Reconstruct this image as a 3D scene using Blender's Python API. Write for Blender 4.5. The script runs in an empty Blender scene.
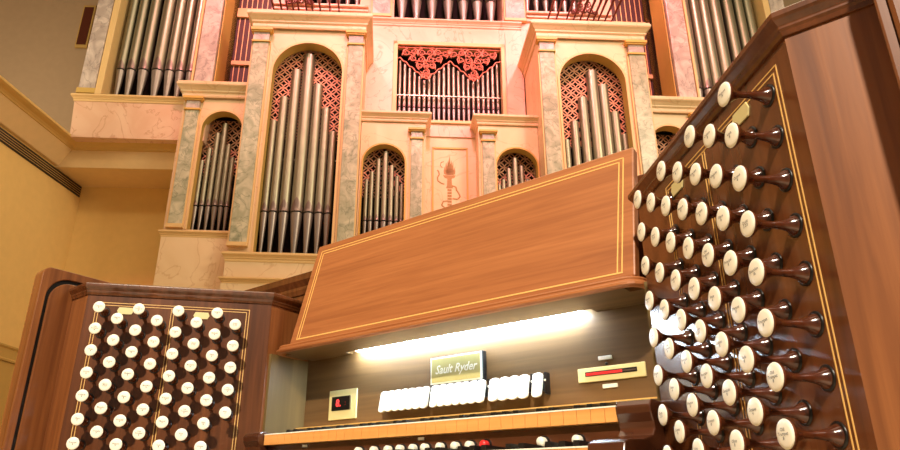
import bpy, math, random
from math import sin, cos, pi, radians, sqrt
from mathutils import Vector, Matrix
random.seed(7)
COL = bpy.context.scene.collection
H = 0.85                                   # camera height over the floor

# ------------------------------------------------------------------ materials
def lin(c):
    return tuple(((v/12.92) if v <= 0.04045 else ((v+0.055)/1.055)**2.4) for v in c)
def rgb(r, g, b): return lin((r/255, g/255, b/255)) + (1,)
def newmat(name, rough=0.5, metal=0.0, coat=0.0):
    m = bpy.data.materials.new(name); m.use_nodes = True
    nt = m.node_tree; b = nt.nodes['Principled BSDF']
    b.inputs['Roughness'].default_value = rough; b.inputs['Metallic'].default_value = metal
    b.inputs['Coat Weight'].default_value = coat; b.inputs['Coat Roughness'].default_value = 0.12
    return m, nt, b
def flat(name, c, rough=0.5, metal=0.0, coat=0.0, bump=0.0):
    m, nt, b = newmat(name, rough, metal, coat)
    tc = nt.nodes.new('ShaderNodeTexCoord'); n = nt.nodes.new('ShaderNodeTexNoise')
    n.inputs['Scale'].default_value = 9; nt.links.new(tc.outputs['Object'], n.inputs['Vector'])
    r = nt.nodes.new('ShaderNodeValToRGB'); cc = rgb(*c)
    r.color_ramp.elements[0].color = tuple(v*0.93 for v in cc[:3])+(1,); r.color_ramp.elements[1].color = tuple(min(1, v*1.05) for v in cc[:3])+(1,)
    nt.links.new(n.outputs['Fac'], r.inputs['Fac']); nt.links.new(r.outputs['Color'], b.inputs['Base Color'])
    return m
def emis(name, c, s):
    m, nt, b = newmat(name, 0.5)
    b.inputs['Base Color'].default_value = rgb(*c); b.inputs['Emission Color'].default_value = rgb(*c); b.inputs['Emission Strength'].default_value = s
    return m
def wood(name, c1, c2, c3=None, scale=(2.5, 60, 60), rough=0.35, coat=0.25, det=6):
    m, nt, b = newmat(name, rough, 0, coat)
    tc = nt.nodes.new('ShaderNodeTexCoord'); mp = nt.nodes.new('ShaderNodeMapping')
    mp.inputs['Scale'].default_value = scale; nt.links.new(tc.outputs['Object'], mp.inputs['Vector'])
    n = nt.nodes.new('ShaderNodeTexNoise'); n.inputs['Scale'].default_value = 1.0; n.inputs['Detail'].default_value = det
    n.inputs['Distortion'].default_value = 0.6; nt.links.new(mp.outputs['Vector'], n.inputs['Vector'])
    mp2 = nt.nodes.new('ShaderNodeMapping'); mp2.inputs['Scale'].default_value = tuple(s*0.18 for s in scale)
    nt.links.new(tc.outputs['Object'], mp2.inputs['Vector'])
    n2 = nt.nodes.new('ShaderNodeTexNoise'); n2.inputs['Scale'].default_value = 1.0; n2.inputs['Detail'].default_value = 3
    nt.links.new(mp2.outputs['Vector'], n2.inputs['Vector'])
    mx = nt.nodes.new('ShaderNodeMath'); mx.operation = 'ADD'
    ml = nt.nodes.new('ShaderNodeMath'); ml.operation = 'MULTIPLY'; ml.inputs[1].default_value = 0.5
    nt.links.new(n.outputs['Fac'], mx.inputs[0]); nt.links.new(n2.outputs['Fac'], mx.inputs[1]); nt.links.new(mx.outputs[0], ml.inputs[0])
    r = nt.nodes.new('ShaderNodeValToRGB'); e = r.color_ramp.elements
    e[0].position = 0.36; e[0].color = rgb(*c1); e[1].position = 0.66; e[1].color = rgb(*c2)
    if c3: q = r.color_ramp.elements.new(0.5); q.color = rgb(*c3)
    nt.links.new(ml.outputs[0], r.inputs['Fac']); nt.links.new(r.outputs['Color'], b.inputs['Base Color'])
    bp = nt.nodes.new('ShaderNodeBump'); bp.inputs['Strength'].default_value = 0.04; bp.inputs['Distance'].default_value = 0.002
    nt.links.new(n.outputs['Fac'], bp.inputs['Height']); nt.links.new(bp.outputs['Normal'], b.inputs['Normal'])
    return m
def marble(name, base, cloud, vein, scale=2.5, vw=0.02, rough=0.35, vmix=0.8, seed=0):
    m, nt, b = newmat(name, rough)
    tc = nt.nodes.new('ShaderNodeTexCoord'); mp = nt.nodes.new('ShaderNodeMapping')
    mp.inputs['Location'].default_value = (seed*3.1, seed*1.7, seed*2.3); nt.links.new(tc.outputs['Object'], mp.inputs['Vector'])
    n = nt.nodes.new('ShaderNodeTexNoise'); n.inputs['Scale'].default_value = scale; n.inputs['Detail'].default_value = 5; n.inputs['Distortion'].default_value = 1.2
    nt.links.new(mp.outputs['Vector'], n.inputs['Vector'])
    r = nt.nodes.new('ShaderNodeValToRGB'); e = r.color_ramp.elements
    e[0].position = 0.38; e[0].color = rgb(*base); e[1].position = 0.66; e[1].color = rgb(*cloud)
    nt.links.new(n.outputs['Fac'], r.inputs['Fac'])
    n2 = nt.nodes.new('ShaderNodeTexNoise'); n2.inputs['Scale'].default_value = scale*0.8; n2.inputs['Detail'].default_value = 4; n2.inputs['Distortion'].default_value = 2.0
    nt.links.new(mp.outputs['Vector'], n2.inputs['Vector'])
    r2 = nt.nodes.new('ShaderNodeValToRGB'); q = r2.color_ramp.elements
    q[0].position = 0.5-vw; q[0].color = (0,0,0,1); q[1].position = 0.5+vw; q[1].color = (0,0,0,1)
    w = r2.color_ramp.elements.new(0.5); w.color = (vmix,)*3+(1,)
    nt.links.new(n2.outputs['Fac'], r2.inputs['Fac'])
    mx = nt.nodes.new('ShaderNodeMix'); mx.data_type = 'RGBA'; mx.inputs['B'].default_value = rgb(*vein)
    nt.links.new(r2.outputs['Color'], mx.inputs['Factor']); nt.links.new(r.outputs['Color'], mx.inputs['A'])
    nt.links.new(mx.outputs['Result'], b.inputs['Base Color'])
    return m

M = {}
M['cream_marble'] = marble('cream_marble', (224,194,148), (234,208,166), (196,156,108), 1.3, 0.012, 0.45, 0.5)
M['green_marble'] = marble('green_marble', (158,160,132), (205,200,172), (112,122,98), 5, 0.03, 0.3, 0.6)
M['green_marble_roselit'] = marble('green_marble_roselit', (176,160,150), (215,200,188), (120,108,104), 4, 0.03, 0.3, 0.55)  # same stone as the green marble, rose light mixed into its colour
M['cream_marble_roselit'] = marble('cream_marble_roselit', (225,182,150), (235,200,170), (190,135,100), 1.6, 0.015, 0.4, 0.6)  # cream marble with the rose light tinted into its colour
M['gold'] = flat('gold_paint', (214,170,80), 0.4)
M['case_edge'] = flat('case_edge_paint', (228,192,132), 0.45)
M['reveal'] = flat('ochre_paint', (200,165,85), 0.6)
M['lattice'] = flat('lattice_paint', (222,160,120), 0.5)
M['shade_dark'] = flat('shade_red_brown', (62,28,20), 0.6)
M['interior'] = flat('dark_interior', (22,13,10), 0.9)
M['rose_carving'] = flat('rose_carving', (212,128,100), 0.5)
M['tin'] = flat('pipe_tin', (154,150,128), 0.4, 0.85)
M['tin_foot'] = flat('pipe_foot_tin', (160,150,142), 0.38, 0.75)
M['tin_mouth'] = flat('pipe_mouth_tin', (128,112,104), 0.38, 0.8)
M['black'] = flat('black_lacquer', (14,12,12), 0.35)
M['trumpet'] = flat('trumpet_copper', (96,46,32), 0.4, 0.3)
M['paint_brown'] = flat('painted_ornament', (168,130,76), 0.7)
M['wall'] = flat('cream_wall_paint', (234,196,122), 0.8)
M['fascia'] = flat('pale_fascia_paint', (236,204,150), 0.8)
M['trim'] = flat('trim_paint', (214,176,104), 0.7)
M['upper'] = flat('taupe_wall_paint', (182,156,122), 0.9)
M['wainscot'] = flat('wainscot_paint', (196,160,88), 0.8)
M['floor'] = marble('floor_pale_bounce', (214,196,164), (228,212,184), (190,170,138), 1.2, .01, .4, .4)  # unseen floor, coloured pale to bounce light upwards
# console woods: grain along X, along Z
M['mahog_x'] = wood('mahogany_horizontal', (150,89,49), (180,114,66), (166,102,57), (5, 90, 130), 0.42, 0.1)
M['mahog_z'] = wood('mahogany_vertical', (104,58,28), (152,94,50), (127,75,38), (80, 80, 3.2), 0.32, 0.2)
M['jamb'] = wood('jamb_walnut', (78,42,20), (116,66,34), (96,53,26), (70, 70, 3.0), 0.24, 0.3)
M['jamb_border'] = M['jamb']
M['nameboard'] = wood('nameboard_lamp_tint', (84,60,34), (118,88,54), (100,74,44), (2.5, 40, 60), 0.4, 0.1)  # olive cast of the greenish lamp light put into the wood colour
M['cheek'] = wood('cheek_lamp_tint', (92,76,44), (124,102,62), None, (40, 40, 2), 0.4, 0.1)  # greenish lamp light on the cheek painted into its wood tone
M['dark_wood'] = wood('dark_walnut', (62,32,18), (92,50,30), None, (5, 40, 40), 0.25, 0.4)
M['key_wood'] = wood('key_front_maple', (214,140,70), (240,175,100), (228,158,84), (3, 30, 60), 0.4, 0.1)
M['inlay'] = flat('boxwood_inlay', (236,188,108), 0.4)
M['ivory'] = flat('ivory', (255,250,232), 0.35)
M['cream_plate'] = flat('cream_plate', (222,210,150), 0.4)
M['brass_plate'] = flat('brass_plate', (196,186,120), 0.4)
M['knob_wood'] = wood('knob_rosewood', (44,18,10), (112,56,30), None, (60, 60, 60), 0.18, 0.5)
M['ink'] = flat('engraving_ink', (40,36,34), 0.6)
M['red'] = flat('red_enamel', (235,50,50), 0.35)
M['led'] = emis('red_led', (255,60,60), 1.5)
M['tube'] = emis('lamp_diffuser', (214,236,255), 110)

# ------------------------------------------------------------------ mesh builder
class MB:
    def __init__(s): s.v = []; s.f = []; s.m = []; s.sm = []
    def add(s, vs, fs, mat=0, smooth=False):
        o = len(s.v); s.v += [tuple(v) for v in vs]
        for f in fs: s.f.append(tuple(i+o for i in f)); s.m.append(mat); s.sm.append(smooth)
        return s
    def box(s, x0, x1, y0, y1, z0, z1, mat=0):
        if x0 > x1: x0, x1 = x1, x0
        if y0 > y1: y0, y1 = y1, y0
        vs = [(x0,y0,z0),(x1,y0,z0),(x1,y1,z0),(x0,y1,z0),(x0,y0,z1),(x1,y0,z1),(x1,y1,z1),(x0,y1,z1)]
        return s.add(vs, [(3,2,1,0),(4,5,6,7),(0,1,5,4),(1,2,6,5),(2,3,7,6),(3,0,4,7)], mat)
    def hexa(s, a, b, mat=0):      # two quads (lists of four points), same order
        return s.add(list(a)+list(b), [(3,2,1,0),(4,5,6,7),(0,1,5,4),(1,2,6,5),(2,3,7,6),(3,0,4,7)], mat)
    def prism(s, poly, fn, d0, d1, mat=0):   # poly 2D, fn(p, d) -> 3D
        n = len(poly)
        vs = [fn(p, d0) for p in poly]+[fn(p, d1) for p in poly]
        fs = [tuple(range(n))[::-1], tuple(range(n, 2*n))]+[(i, (i+1)%n, n+(i+1)%n, n+i) for i in range(n)]
        return s.add(vs, fs, mat)
    def sweep(s, prof, path, side=1, mat=0, closed=False):
        # prof: (out, z) list; path: plan polyline; out to the right of travel * side
        n = len(path); rings = []
        for i, p in enumerate(path):
            ds = []
            if i > 0: d = Vector(path[i])-Vector(path[i-1]); ds.append(d.normalized())
            if i < n-1: d = Vector(path[i+1])-Vector(path[i]); ds.append(d.normalized())
            ns = [Vector((d.y, -d.x))*side for d in ds]
            if len(ns) == 2:
                b = (ns[0]+ns[1]).normalized(); k = 1/max(0.3, b.dot(ns[0])); nn = b*k
            else: nn = ns[0]
            rings.append([(p[0]+nn.x*o, p[1]+nn.y*o, z) for o, z in prof])
        k = len(prof); vs = [v for r in rings for v in r]; fs = []
        for i in range(n-1):
            for j in range(k):
                a = i*k+j; b = i*k+(j+1)%k; fs.append((a, b, b+k, a+k))
        fs.append(tuple(range(k))[::-1]); fs.append(tuple(range((n-1)*k, n*k)))
        return s.add(vs, fs, mat)
    def lathe(s, prof, o=(0,0,0), ax=(0,0,1), seg=20, mat=0, cap=True, smooth=True):
        ax = Vector(ax).normalized(); t = Vector((1,0,0)) if abs(ax.x) < .9 else Vector((0,1,0))
        e1 = ax.cross(t).normalized(); e2 = ax.cross(e1); o = Vector(o); vs = []
        for r, h in prof:
            for i in range(seg):
                a = 2*pi*i/seg; vs.append(o+ax*h+e1*(r*cos(a))+e2*(r*sin(a)))
        fs = []
        for j in range(len(prof)-1):
            for i in range(seg):
                a = j*seg+i; b = j*seg+(i+1)%seg; fs.append((a, b, b+seg, a+seg))
        s.add(vs, fs, mat, smooth)
        if cap:
            for j, rev in ((0, True), (len(prof)-1, False)):
                r, h = prof[j]
                if r > 1e-5:
                    vv = vs[j*seg:(j+1)*seg]; s.add(vv, [tuple(range(seg))[::-1] if rev else tuple(range(seg))], mat)
        return s
    def tube(s, pts, r, seg=6, mat=0):
        pts = [Vector(p) for p in pts]; n = len(pts); vs = []
        rr = r if isinstance(r, (list, tuple)) else [r]*n
        for i, p in enumerate(pts):
            d = (pts[min(i+1, n-1)]-pts[max(i-1, 0)]).normalized()
            t = Vector((0,1,0)) if abs(d.y) < .9 else Vector((1,0,0))
            e1 = d.cross(t).normalized(); e2 = d.cross(e1)
            for k in range(seg):
                a = 2*pi*k/seg; vs.append(p+e1*(rr[i]*cos(a))+e2*(rr[i]*sin(a)))
        fs = [(i*seg+k, i*seg+(k+1)%seg, (i+1)*seg+(k+1)%seg, (i+1)*seg+k) for i in range(n-1) for k in range(seg)]
        fs += [tuple(range(seg))[::-1], tuple(range((n-1)*seg, n*seg))]
        return s.add(vs, fs, mat, True)
    def mesh(s, name, mats, org=(0,0,0)):
        me = bpy.data.meshes.new(name)
        me.from_pydata([(v[0]-org[0], v[1]-org[1], v[2]-org[2]) for v in s.v], [], s.f)
        for m in (mats if isinstance(mats, (list, tuple)) else [mats]): me.materials.append(M[m])
        for p, k, sm in zip(me.polygons, s.m, s.sm): p.material_index = k; p.use_smooth = sm
        me.update()
        import bmesh
        bm = bmesh.new(); bm.from_mesh(me); bmesh.ops.recalc_face_normals(bm, faces=bm.faces); bm.to_mesh(me); bm.free()
        return me
    def build(s, name, mats, parent=None, bevel=0.0, seg=2):
        org = parent.get('_org', (0,0,0)) if parent is not None else (0,0,0)
        if parent is not None and parent.name in ORG: org = ORG[parent.name]
        o = bpy.data.objects.new(name, s.mesh(name, mats, org)); COL.objects.link(o)
        if parent is not None: o.parent = parent; ORG[o.name] = org
        if bevel:
            b = o.modifiers.new('bevel', 'BEVEL'); b.width = bevel; b.segments = seg; b.limit_method = 'ANGLE'; b.angle_limit = radians(40)
        return o
ORG = {}
# frames ---------------------------------------------------------------
FO = Vector((0.56, 8.0, H)); FYAW = radians(1.2)
KTH = 2.28220531; KO = Vector((-0.01006989, 1.30464056, H)); KYAW = pi/2-KTH; JA = 0.834336981; JW = 0.5304596
def f2w(x, y, z): return FO+Matrix.Rotation(FYAW, 3, 'Z')@Vector((x, y, z))
def k2w(x, y, z): return KO+Matrix.Rotation(KYAW, 3, 'Z')@Vector((x, y, z))
def tag(o, label, cat, group=None, kind=None):
    o['label'] = label; o['category'] = cat
    if group: o['group'] = group
    if kind: o['kind'] = kind
    return o
def thing(name, label, cat, frame, org, group=None):
    o = bpy.data.objects.new(name, None); COL.objects.link(o)
    if frame == 'F': o.location = f2w(*org); o.rotation_euler = (0, 0, FYAW)
    elif frame == 'K': o.location = k2w(*org); o.rotation_euler = (0, 0, KYAW)
    else: o.location = Vector(org)
    o.empty_display_size = 0.1
    ORG[o.name] = tuple(org)
    return tag(o, label, cat, group)
def struct(mb, name, mat, frame=None):
    o = mb.build(name, mat); o['kind'] = 'structure'
    if frame == 'F': o.location = FO; o.rotation_euler = (0, 0, FYAW)
    return o
def textmesh(txt, size, name='text', shear=0.0):
    cu = bpy.data.curves.new(name, 'FONT'); cu.body = txt; cu.size = size; cu.align_x = 'CENTER'; cu.align_y = 'CENTER'
    cu.resolution_u = 2; cu.shear = shear; cu.offset = .0005 if size > .02 else 0; cu.space_line = 0.85
    ob = bpy.data.objects.new(name, cu); COL.objects.link(ob)
    bpy.context.view_layer.update()
    me = ob.to_mesh(); vs = [tuple(v.co) for v in me.vertices]; fs = [tuple(p.vertices) for p in me.polygons]
    ob.to_mesh_clear(); bpy.data.objects.remove(ob); bpy.data.curves.remove(cu)
    return vs, fs

# ================================================================== ROOM
BWY = 9.35
def lwx(y): return -4.80-0.17*(9.07-y)
w = MB(); w.hexa([(-9,-6,-.1),(9,-6,-.1),(9,9.9,-.1),(-9,9.9,-.1)], [(-9,-6,0),(9,-6,0),(9,9.9,0),(-9,9.9,0)]); struct(w, 'floor', 'floor')
z1 = 4.62+H
w = MB(); w.hexa([(lwx(-5)-.3,-5,0),(lwx(-5),-5,0),(lwx(BWY),BWY,0),(lwx(BWY)-.3,BWY,0)], [(lwx(-5)-.3,-5,z1),(lwx(-5),-5,z1),(lwx(BWY),BWY,z1),(lwx(BWY)-.3,BWY,z1)]); struct(w, 'wall_left', 'wall')
w = MB(); w.box(lwx(9.07)-.2, 9, 9.10, 9.30, 0, 4.36+H); struct(w, 'wall_back', 'wall')
# projecting band over the back wall (fascia with soffit), slightly raked
fx0, fx1 = -4.86, -3.13
w = MB(); w.hexa([(fx0-.05,8.47,4.36+H),(fx1,8.47,4.36+H),(fx1,9.3,4.36+H),(fx0-.05,9.3,4.36+H)], [(fx0+.19,8.41,4.62+H),(fx1,8.41,4.62+H),(fx1,9.3,4.62+H),(fx0-.1,9.3,4.62+H)]); struct(w, 'trim_1', 'fascia')
# pale flush band at the head of the left wall
w = MB(); w.hexa([(lwx(-5)+.005,-5,4.38+H),(lwx(-5)+.05,-5,4.38+H),(lwx(8.46)+.05,8.46,4.38+H),(lwx(8.46)+.005,8.46,4.38+H)], [(lwx(-5)+.005,-5,4.62+H),(lwx(-5)+.24,-5,4.62+H),(lwx(8.40)+.24,8.40,4.62+H),(lwx(8.40)+.005,8.40,4.62+H)]); struct(w, 'trim_2', 'fascia')
# crown moulding running along the left wall and round over the back band
pr = [(-.3,4.60),(.0,4.60),(.01,4.615),(.04,4.635),(.09,4.65),(.12,4.665),(.12,4.695),(-.3,4.695)]
pr = [(a, b+H) for a, b in pr]
w = MB(); w.sweep(pr, [(lwx(-5)+.24,-5),(lwx(8.39)+.24,8.39),(fx1,8.39)], 1); struct(w, 'trim_3', 'trim')
# chair rail low on the left wall and wainscot under it
pr = [(0,1.62+H),(.03,1.62+H),(.035,1.64+H),(.02,1.66+H),(.02,1.77+H),(.04,1.79+H),(.04,1.81+H),(0,1.81+H)]
w = MB(); w.sweep(pr, [(lwx(-5),-5),(lwx(9.08),9.08)], 1); struct(w, 'trim_4', 'wainscot')
pr = [(0,0.12),(.012,0.12),(.012,1.612+H),(0,1.612+H)]
w = MB(); w.sweep(pr, [(lwx(-5),-5),(lwx(9.08),9.08)], 1); struct(w, 'trim_5', 'wainscot')
w = MB(); w.sweep([(0,0),(.03,0),(.03,.11),(0,.12)], [(lwx(-5),-5),(lwx(9.08),9.08)], 1); struct(w, 'baseboard_left', 'wainscot')
# taupe upper walls set back over the cornice, and the ceiling
w = MB(); w.box(-9, 9, 9.8, 10.0, 4.6+H, 11.2); struct(w, 'wall_upper_back', 'upper')
w = MB(); w.box(-9.2, -9, -5, 10, 4.6+H, 11.2); struct(w, 'wall_upper_left', 'upper')
w = MB(); w.hexa([(-9,-5,4.55+H),(lwx(-5),-5,4.55+H),(lwx(9.8),9.8,4.55+H),(-9,9.8,4.55+H)], [(-9,-5,4.6+H),(lwx(-5),-5,4.6+H),(lwx(9.8),9.8,4.6+H),(-9,9.8,4.6+H)]); struct(w, 'trim_6', 'upper')
w = MB(); w.box(-9.2, 9, -5, 10, 11.2, 11.4); struct(w, 'ceiling', 'upper')
t = thing('wooden_panel', 'narrow brown wooden panel on the taupe wall beside the top left pilaster', 'wall panel', 'W', (-5.70, 9.79, 7.35+H))
w = MB(); w.box(-5.80, -5.58, 9.74, 9.79, 7.35+H, 8.25+H); w.build('panel_frame', 'wainscot', t, .01)
w = MB(); w.box(-5.77, -5.61, 9.73, 9.74, 7.40+H, 8.20+H); w.build('panel_field', 'trumpet', t)
# slot ventilation grille in the head of the left wall
t = thing('ventilation_grille', 'long black slotted air grille high on the cream left wall below the crown moulding', 'air grille', 'W', (lwx(4), 4.0, 4.19+H))
L0, L1 = 1.0, 9.07
a = MB(); a.hexa([(lwx(L0)+.002,L0,4.18+H),(lwx(L0)+.012,L0,4.18+H),(lwx(L1)+.012,L1,4.18+H),(lwx(L1)+.002,L1,4.18+H)], [(lwx(L0)+.002,L0,4.345+H),(lwx(L0)+.012,L0,4.345+H),(lwx(L1)+.012,L1,4.345+H),(lwx(L1)+.002,L1,4.345+H)]); a.build('grille_back', 'black', t)
for k in range(4):
    zz = 4.206+k*0.0335+H; b = MB()
    b.hexa([(lwx(L0)+.012,L0,zz),(lwx(L0)+.0135,L0,zz),(lwx(L1)+.0135,L1,zz),(lwx(L1)+.012,L1,zz)], [(lwx(L0)+.012,L0,zz+.007),(lwx(L0)+.0135,L0,zz+.007),(lwx(L1)+.0135,L1,zz+.007),(lwx(L1)+.012,L1,zz+.007)])
    b.build('grille_bar', 'trim', t)

# ================================================================== ORGAN CASE (facade frame, z over the camera)
def arcpts(xc, zs, r, n=20, rz=None):
    rz = rz or r
    return [(xc+r*cos(pi-pi*i/n), zs+rz*sin(pi*i/n)) for i in range(n+1)]
def arch_wall(mb, x0, x1, z0, z1, ax0, ax1, az0, zs, y0, y1, mat=0, rmat=1, rz=None):
    xc, r = (ax0+ax1)/2, (ax1-ax0)/2; rz = rz or r
    top = arcpts(xc, zs, r, 24, rz)
    def face(y):
        mb.add([(x0,y,z0),(ax0,y,z0),(ax0,y,z1),(x0,y,z1)], [(0,1,2,3)], mat)
        mb.add([(ax1,y,z0),(x1,y,z0),(x1,y,z1),(ax1,y,z1)], [(0,1,2,3)], mat)
        if az0 > z0: mb.add([(ax0,y,z0),(ax1,y,z0),(ax1,y,az0),(ax0,y,az0)], [(0,1,2,3)], mat)
        for (xa, za), (xb, zb) in zip(top[:-1], top[1:]):
            mb.add([(xa,y,za),(xb,y,zb),(xb,y,z1),(xa,y,z1)], [(0,1,2,3)], mat)
    face(y0); face(y1)
    loop = [(ax0, az0)]+top+[(ax1, az0)]
    for (xa, za), (xb, zb) in zip(loop, loop[1:]+loop[:1]):
        mb.add([(xa,y0,za),(xb,y0,zb),(xb,y1,zb),(xa,y1,za)], [(0,1,2,3)], rmat)
    for xa, za, xb, zb in ((x0,z0,x0,z1),(x1,z0,x1,z1),(x0,z1,x1,z1),(x0,z0,x1,z0)):
        mb.add([(xa,y0,za),(xb,y0,zb),(xb,y1,zb),(xa,y1,za)], [(0,1,2,3)], mat)
def raw_build(mb, name, mats, parent):
    return mb.build(name, mats, parent)
def archivolt(xc, zs, r, az0, y, wdt=.03, th=.02, parent=None, mat='gold', rz=None):
    # raised moulded band round an arch
    rz = rz or r
    inn = [(xc-r, az0)]+arcpts(xc, zs, r, 24, rz)+[(xc+r, az0)]
    out = [(xc-r-wdt, az0)]+arcpts(xc, zs, r+wdt, 24, rz+wdt)+[(xc+r+wdt, az0)]
    m = MB(); n = len(inn)
    vs = [(x, y, z) for x, z in inn]+[(x, y, z) for x, z in out]+[(x, y-th, z) for x, z in inn]+[(x, y-th, z) for x, z in out]
    fs = []
    for i in range(n-1):
        fs += [(i, i+1, n+i+1, n+i), (2*n+i, 2*n+i+1, 3*n+i+1, 3*n+i), (i, i+1, 2*n+i+1, 2*n+i), (n+i, n+i+1, 3*n+i+1, 3*n+i)]
    fs += [(0, n, 3*n, 2*n), (n-1, 2*n-1, 4*n-1, 3*n-1)]
    m.add(vs, fs); return m.build('arch_moulding', mat, parent)
def lattice(x0, x1, z0, z1, y, p, parent, bw=.0145, seg=16):
    q2 = .075
    m = MB(); r = q2; nx = int((x1-x0)/q2)+2; nz = int((z1-z0)/q2)+2
    for i in range(nx):
        for j in range(nz):
            if (i+j) % 2: continue
            cx, cz = x0+i*q2, z0+j*q2
            vs = []; fs = []
            for k in range(seg):
                a = 2*pi*k/seg
                for rr, yy in ((r-bw/2, y),(r+bw/2, y),(r+bw/2, y+.008),(r-bw/2, y+.008)):
                    vs.append((min(max(cx+rr*cos(a), x0), x1), yy+.0006*((i+j) % 2), min(max(cz+rr*sin(a), z0), z1)))
            for k in range(seg):
                for q in range(4):
                    A = k*4+q; B = k*4+(q+1)%4; C = ((k+1)%seg)*4+(q+1)%4; D = ((k+1)%seg)*4+q
                    fs.append((A, B, C, D))
            m.add(vs, fs)
    return m.build('lattice_screen', 'lattice', parent)
CORN = [(0,0),(.02,0),(.03,.03),(.03,.09),(.055,.12),(.055,.15),(.09,.20),(.12,.23),(.13,.25),(.13,.29),(.115,.30),(.115,.33),(0,.33)]
def cornice(path, z0, hgt, out, parent, side=1, mat='cream_marble', name='cornice'):
    m = MB(); m.sweep([(o*out/.13, z0+z*hgt/.33) for o, z in CORN], path, side); return m.build(name, mat, parent)
def pilaster(x0, x1, z0, z1, y, pr, parent, mat='green_marble', cap=True, capz=.2, edge=True):
    m = MB(); m.box(x0, x1, y-pr, y+.01, z0, z1); o = m.build('pilaster', mat, parent, .006)
    if edge:
        e = MB(); e.box(x0-.022, x0, y-pr*.6, y+.01, z0, z1); e.box(x1, x1+.022, y-pr*.6, y+.01, z0, z1); e.build('pilaster_edging', 'case_edge', o)
    if cap:
        c = MB(); c.box(x0-.02, x1+.02, y-pr-.02, y+.01, z1, z1+.025); c.build('capital_band', 'gold', o)
        c = MB()
        c.box(x0-.03, x1+.03, y-pr-.035, y+.01, z1+capz*.72, z1+capz*.82); c.box(x0-.045, x1+.045, y-pr-.05, y+.01, z1+capz*.82, z1+capz)
        c.build('capital_cap', 'gold', o)
        d = MB(); d.box(x0, x1, y-pr-.01, y+.01, z1+.025, z1+capz*.72); d.build('capital_block', 'green_marble_roselit', o)
    b = MB(); b.box(x0-.02, x1+.02, y-pr-.02, y+.01, z0-.05, z0); b.build('pilaster_base', 'case_edge', o)
    return o
LOWZ = -H
PIPES = 'tall'
pipe_cache = {}
def pipe(x, y, z0, zs, z1, r, label, group, seg=18, cat='organ pipe', rail=False):
    t = thing('organ_pipe', label, cat, 'F', (x, y, z0), group)
    key = (round(zs-z0, 4), round(z1-z0, 4), round(r, 4))
    rb = max(.30*r, .010)
    def cyl(name, prof, mat): m = MB(); m.lathe([(a, h) for a, h in prof], (x, y, z0), (0,0,1), seg); return m.build(name, mat, t)
    hs = zs-z0; ht = z1-z0
    cyl('pipe_foot', [(rb, 0), (r*.97, hs-.006)], 'tin_foot')
    cyl('pipe_body', [(r, hs+.012), (r, ht)], 'tin')
    # mouth: dark slot at the seam and a leaf-shaped upper lip pressed into the body
    m = MB(); m.lathe([(r*.9, hs-.006), (r*.9, hs+.012)], (x, y, z0), (0,0,1), seg, cap=False)
    m.build('mouth_slot', 'interior', t)
    lw = 60*pi/180; lh = r*2.4; n = 8; vs = []; fs = []
    for j in range(7):
        v = j/6; half = lw*(1-v**1.6)
        for i in range(n+1):
            a = -pi/2+half*(2*i/n-1); rr = r+.0025+ (.004 if j == 0 else 0)
            vs.append((x+rr*cos(a), y+rr*sin(a), zs+.012+lh*v))
    for j in range(6):
        for i in range(n): fs.append((j*(n+1)+i, j*(n+1)+i+1, (j+1)*(n+1)+i+1, (j+1)*(n+1)+i))
    m = MB(); m.add(vs, fs, 0, True); m.build('upper_lip', 'tin_mouth', t)
    return t
ORD = ['leftmost', 'second', 'third', 'fourth', 'fifth', 'sixth', 'seventh', 'eighth', 'ninth', 'tenth', 'eleventh', 'twelfth', 'thirteenth', 'fourteenth', 'fifteenth', 'sixteenth', 'seventeenth', 'eighteenth', 'nineteenth', 'twentieth', 'twenty-first']
def ordl(i, n, where):
    if i == 0: return 'leftmost '+where
    if i == n-1: return 'rightmost '+where
    return ORD[i]+' from the left, '+where

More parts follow.
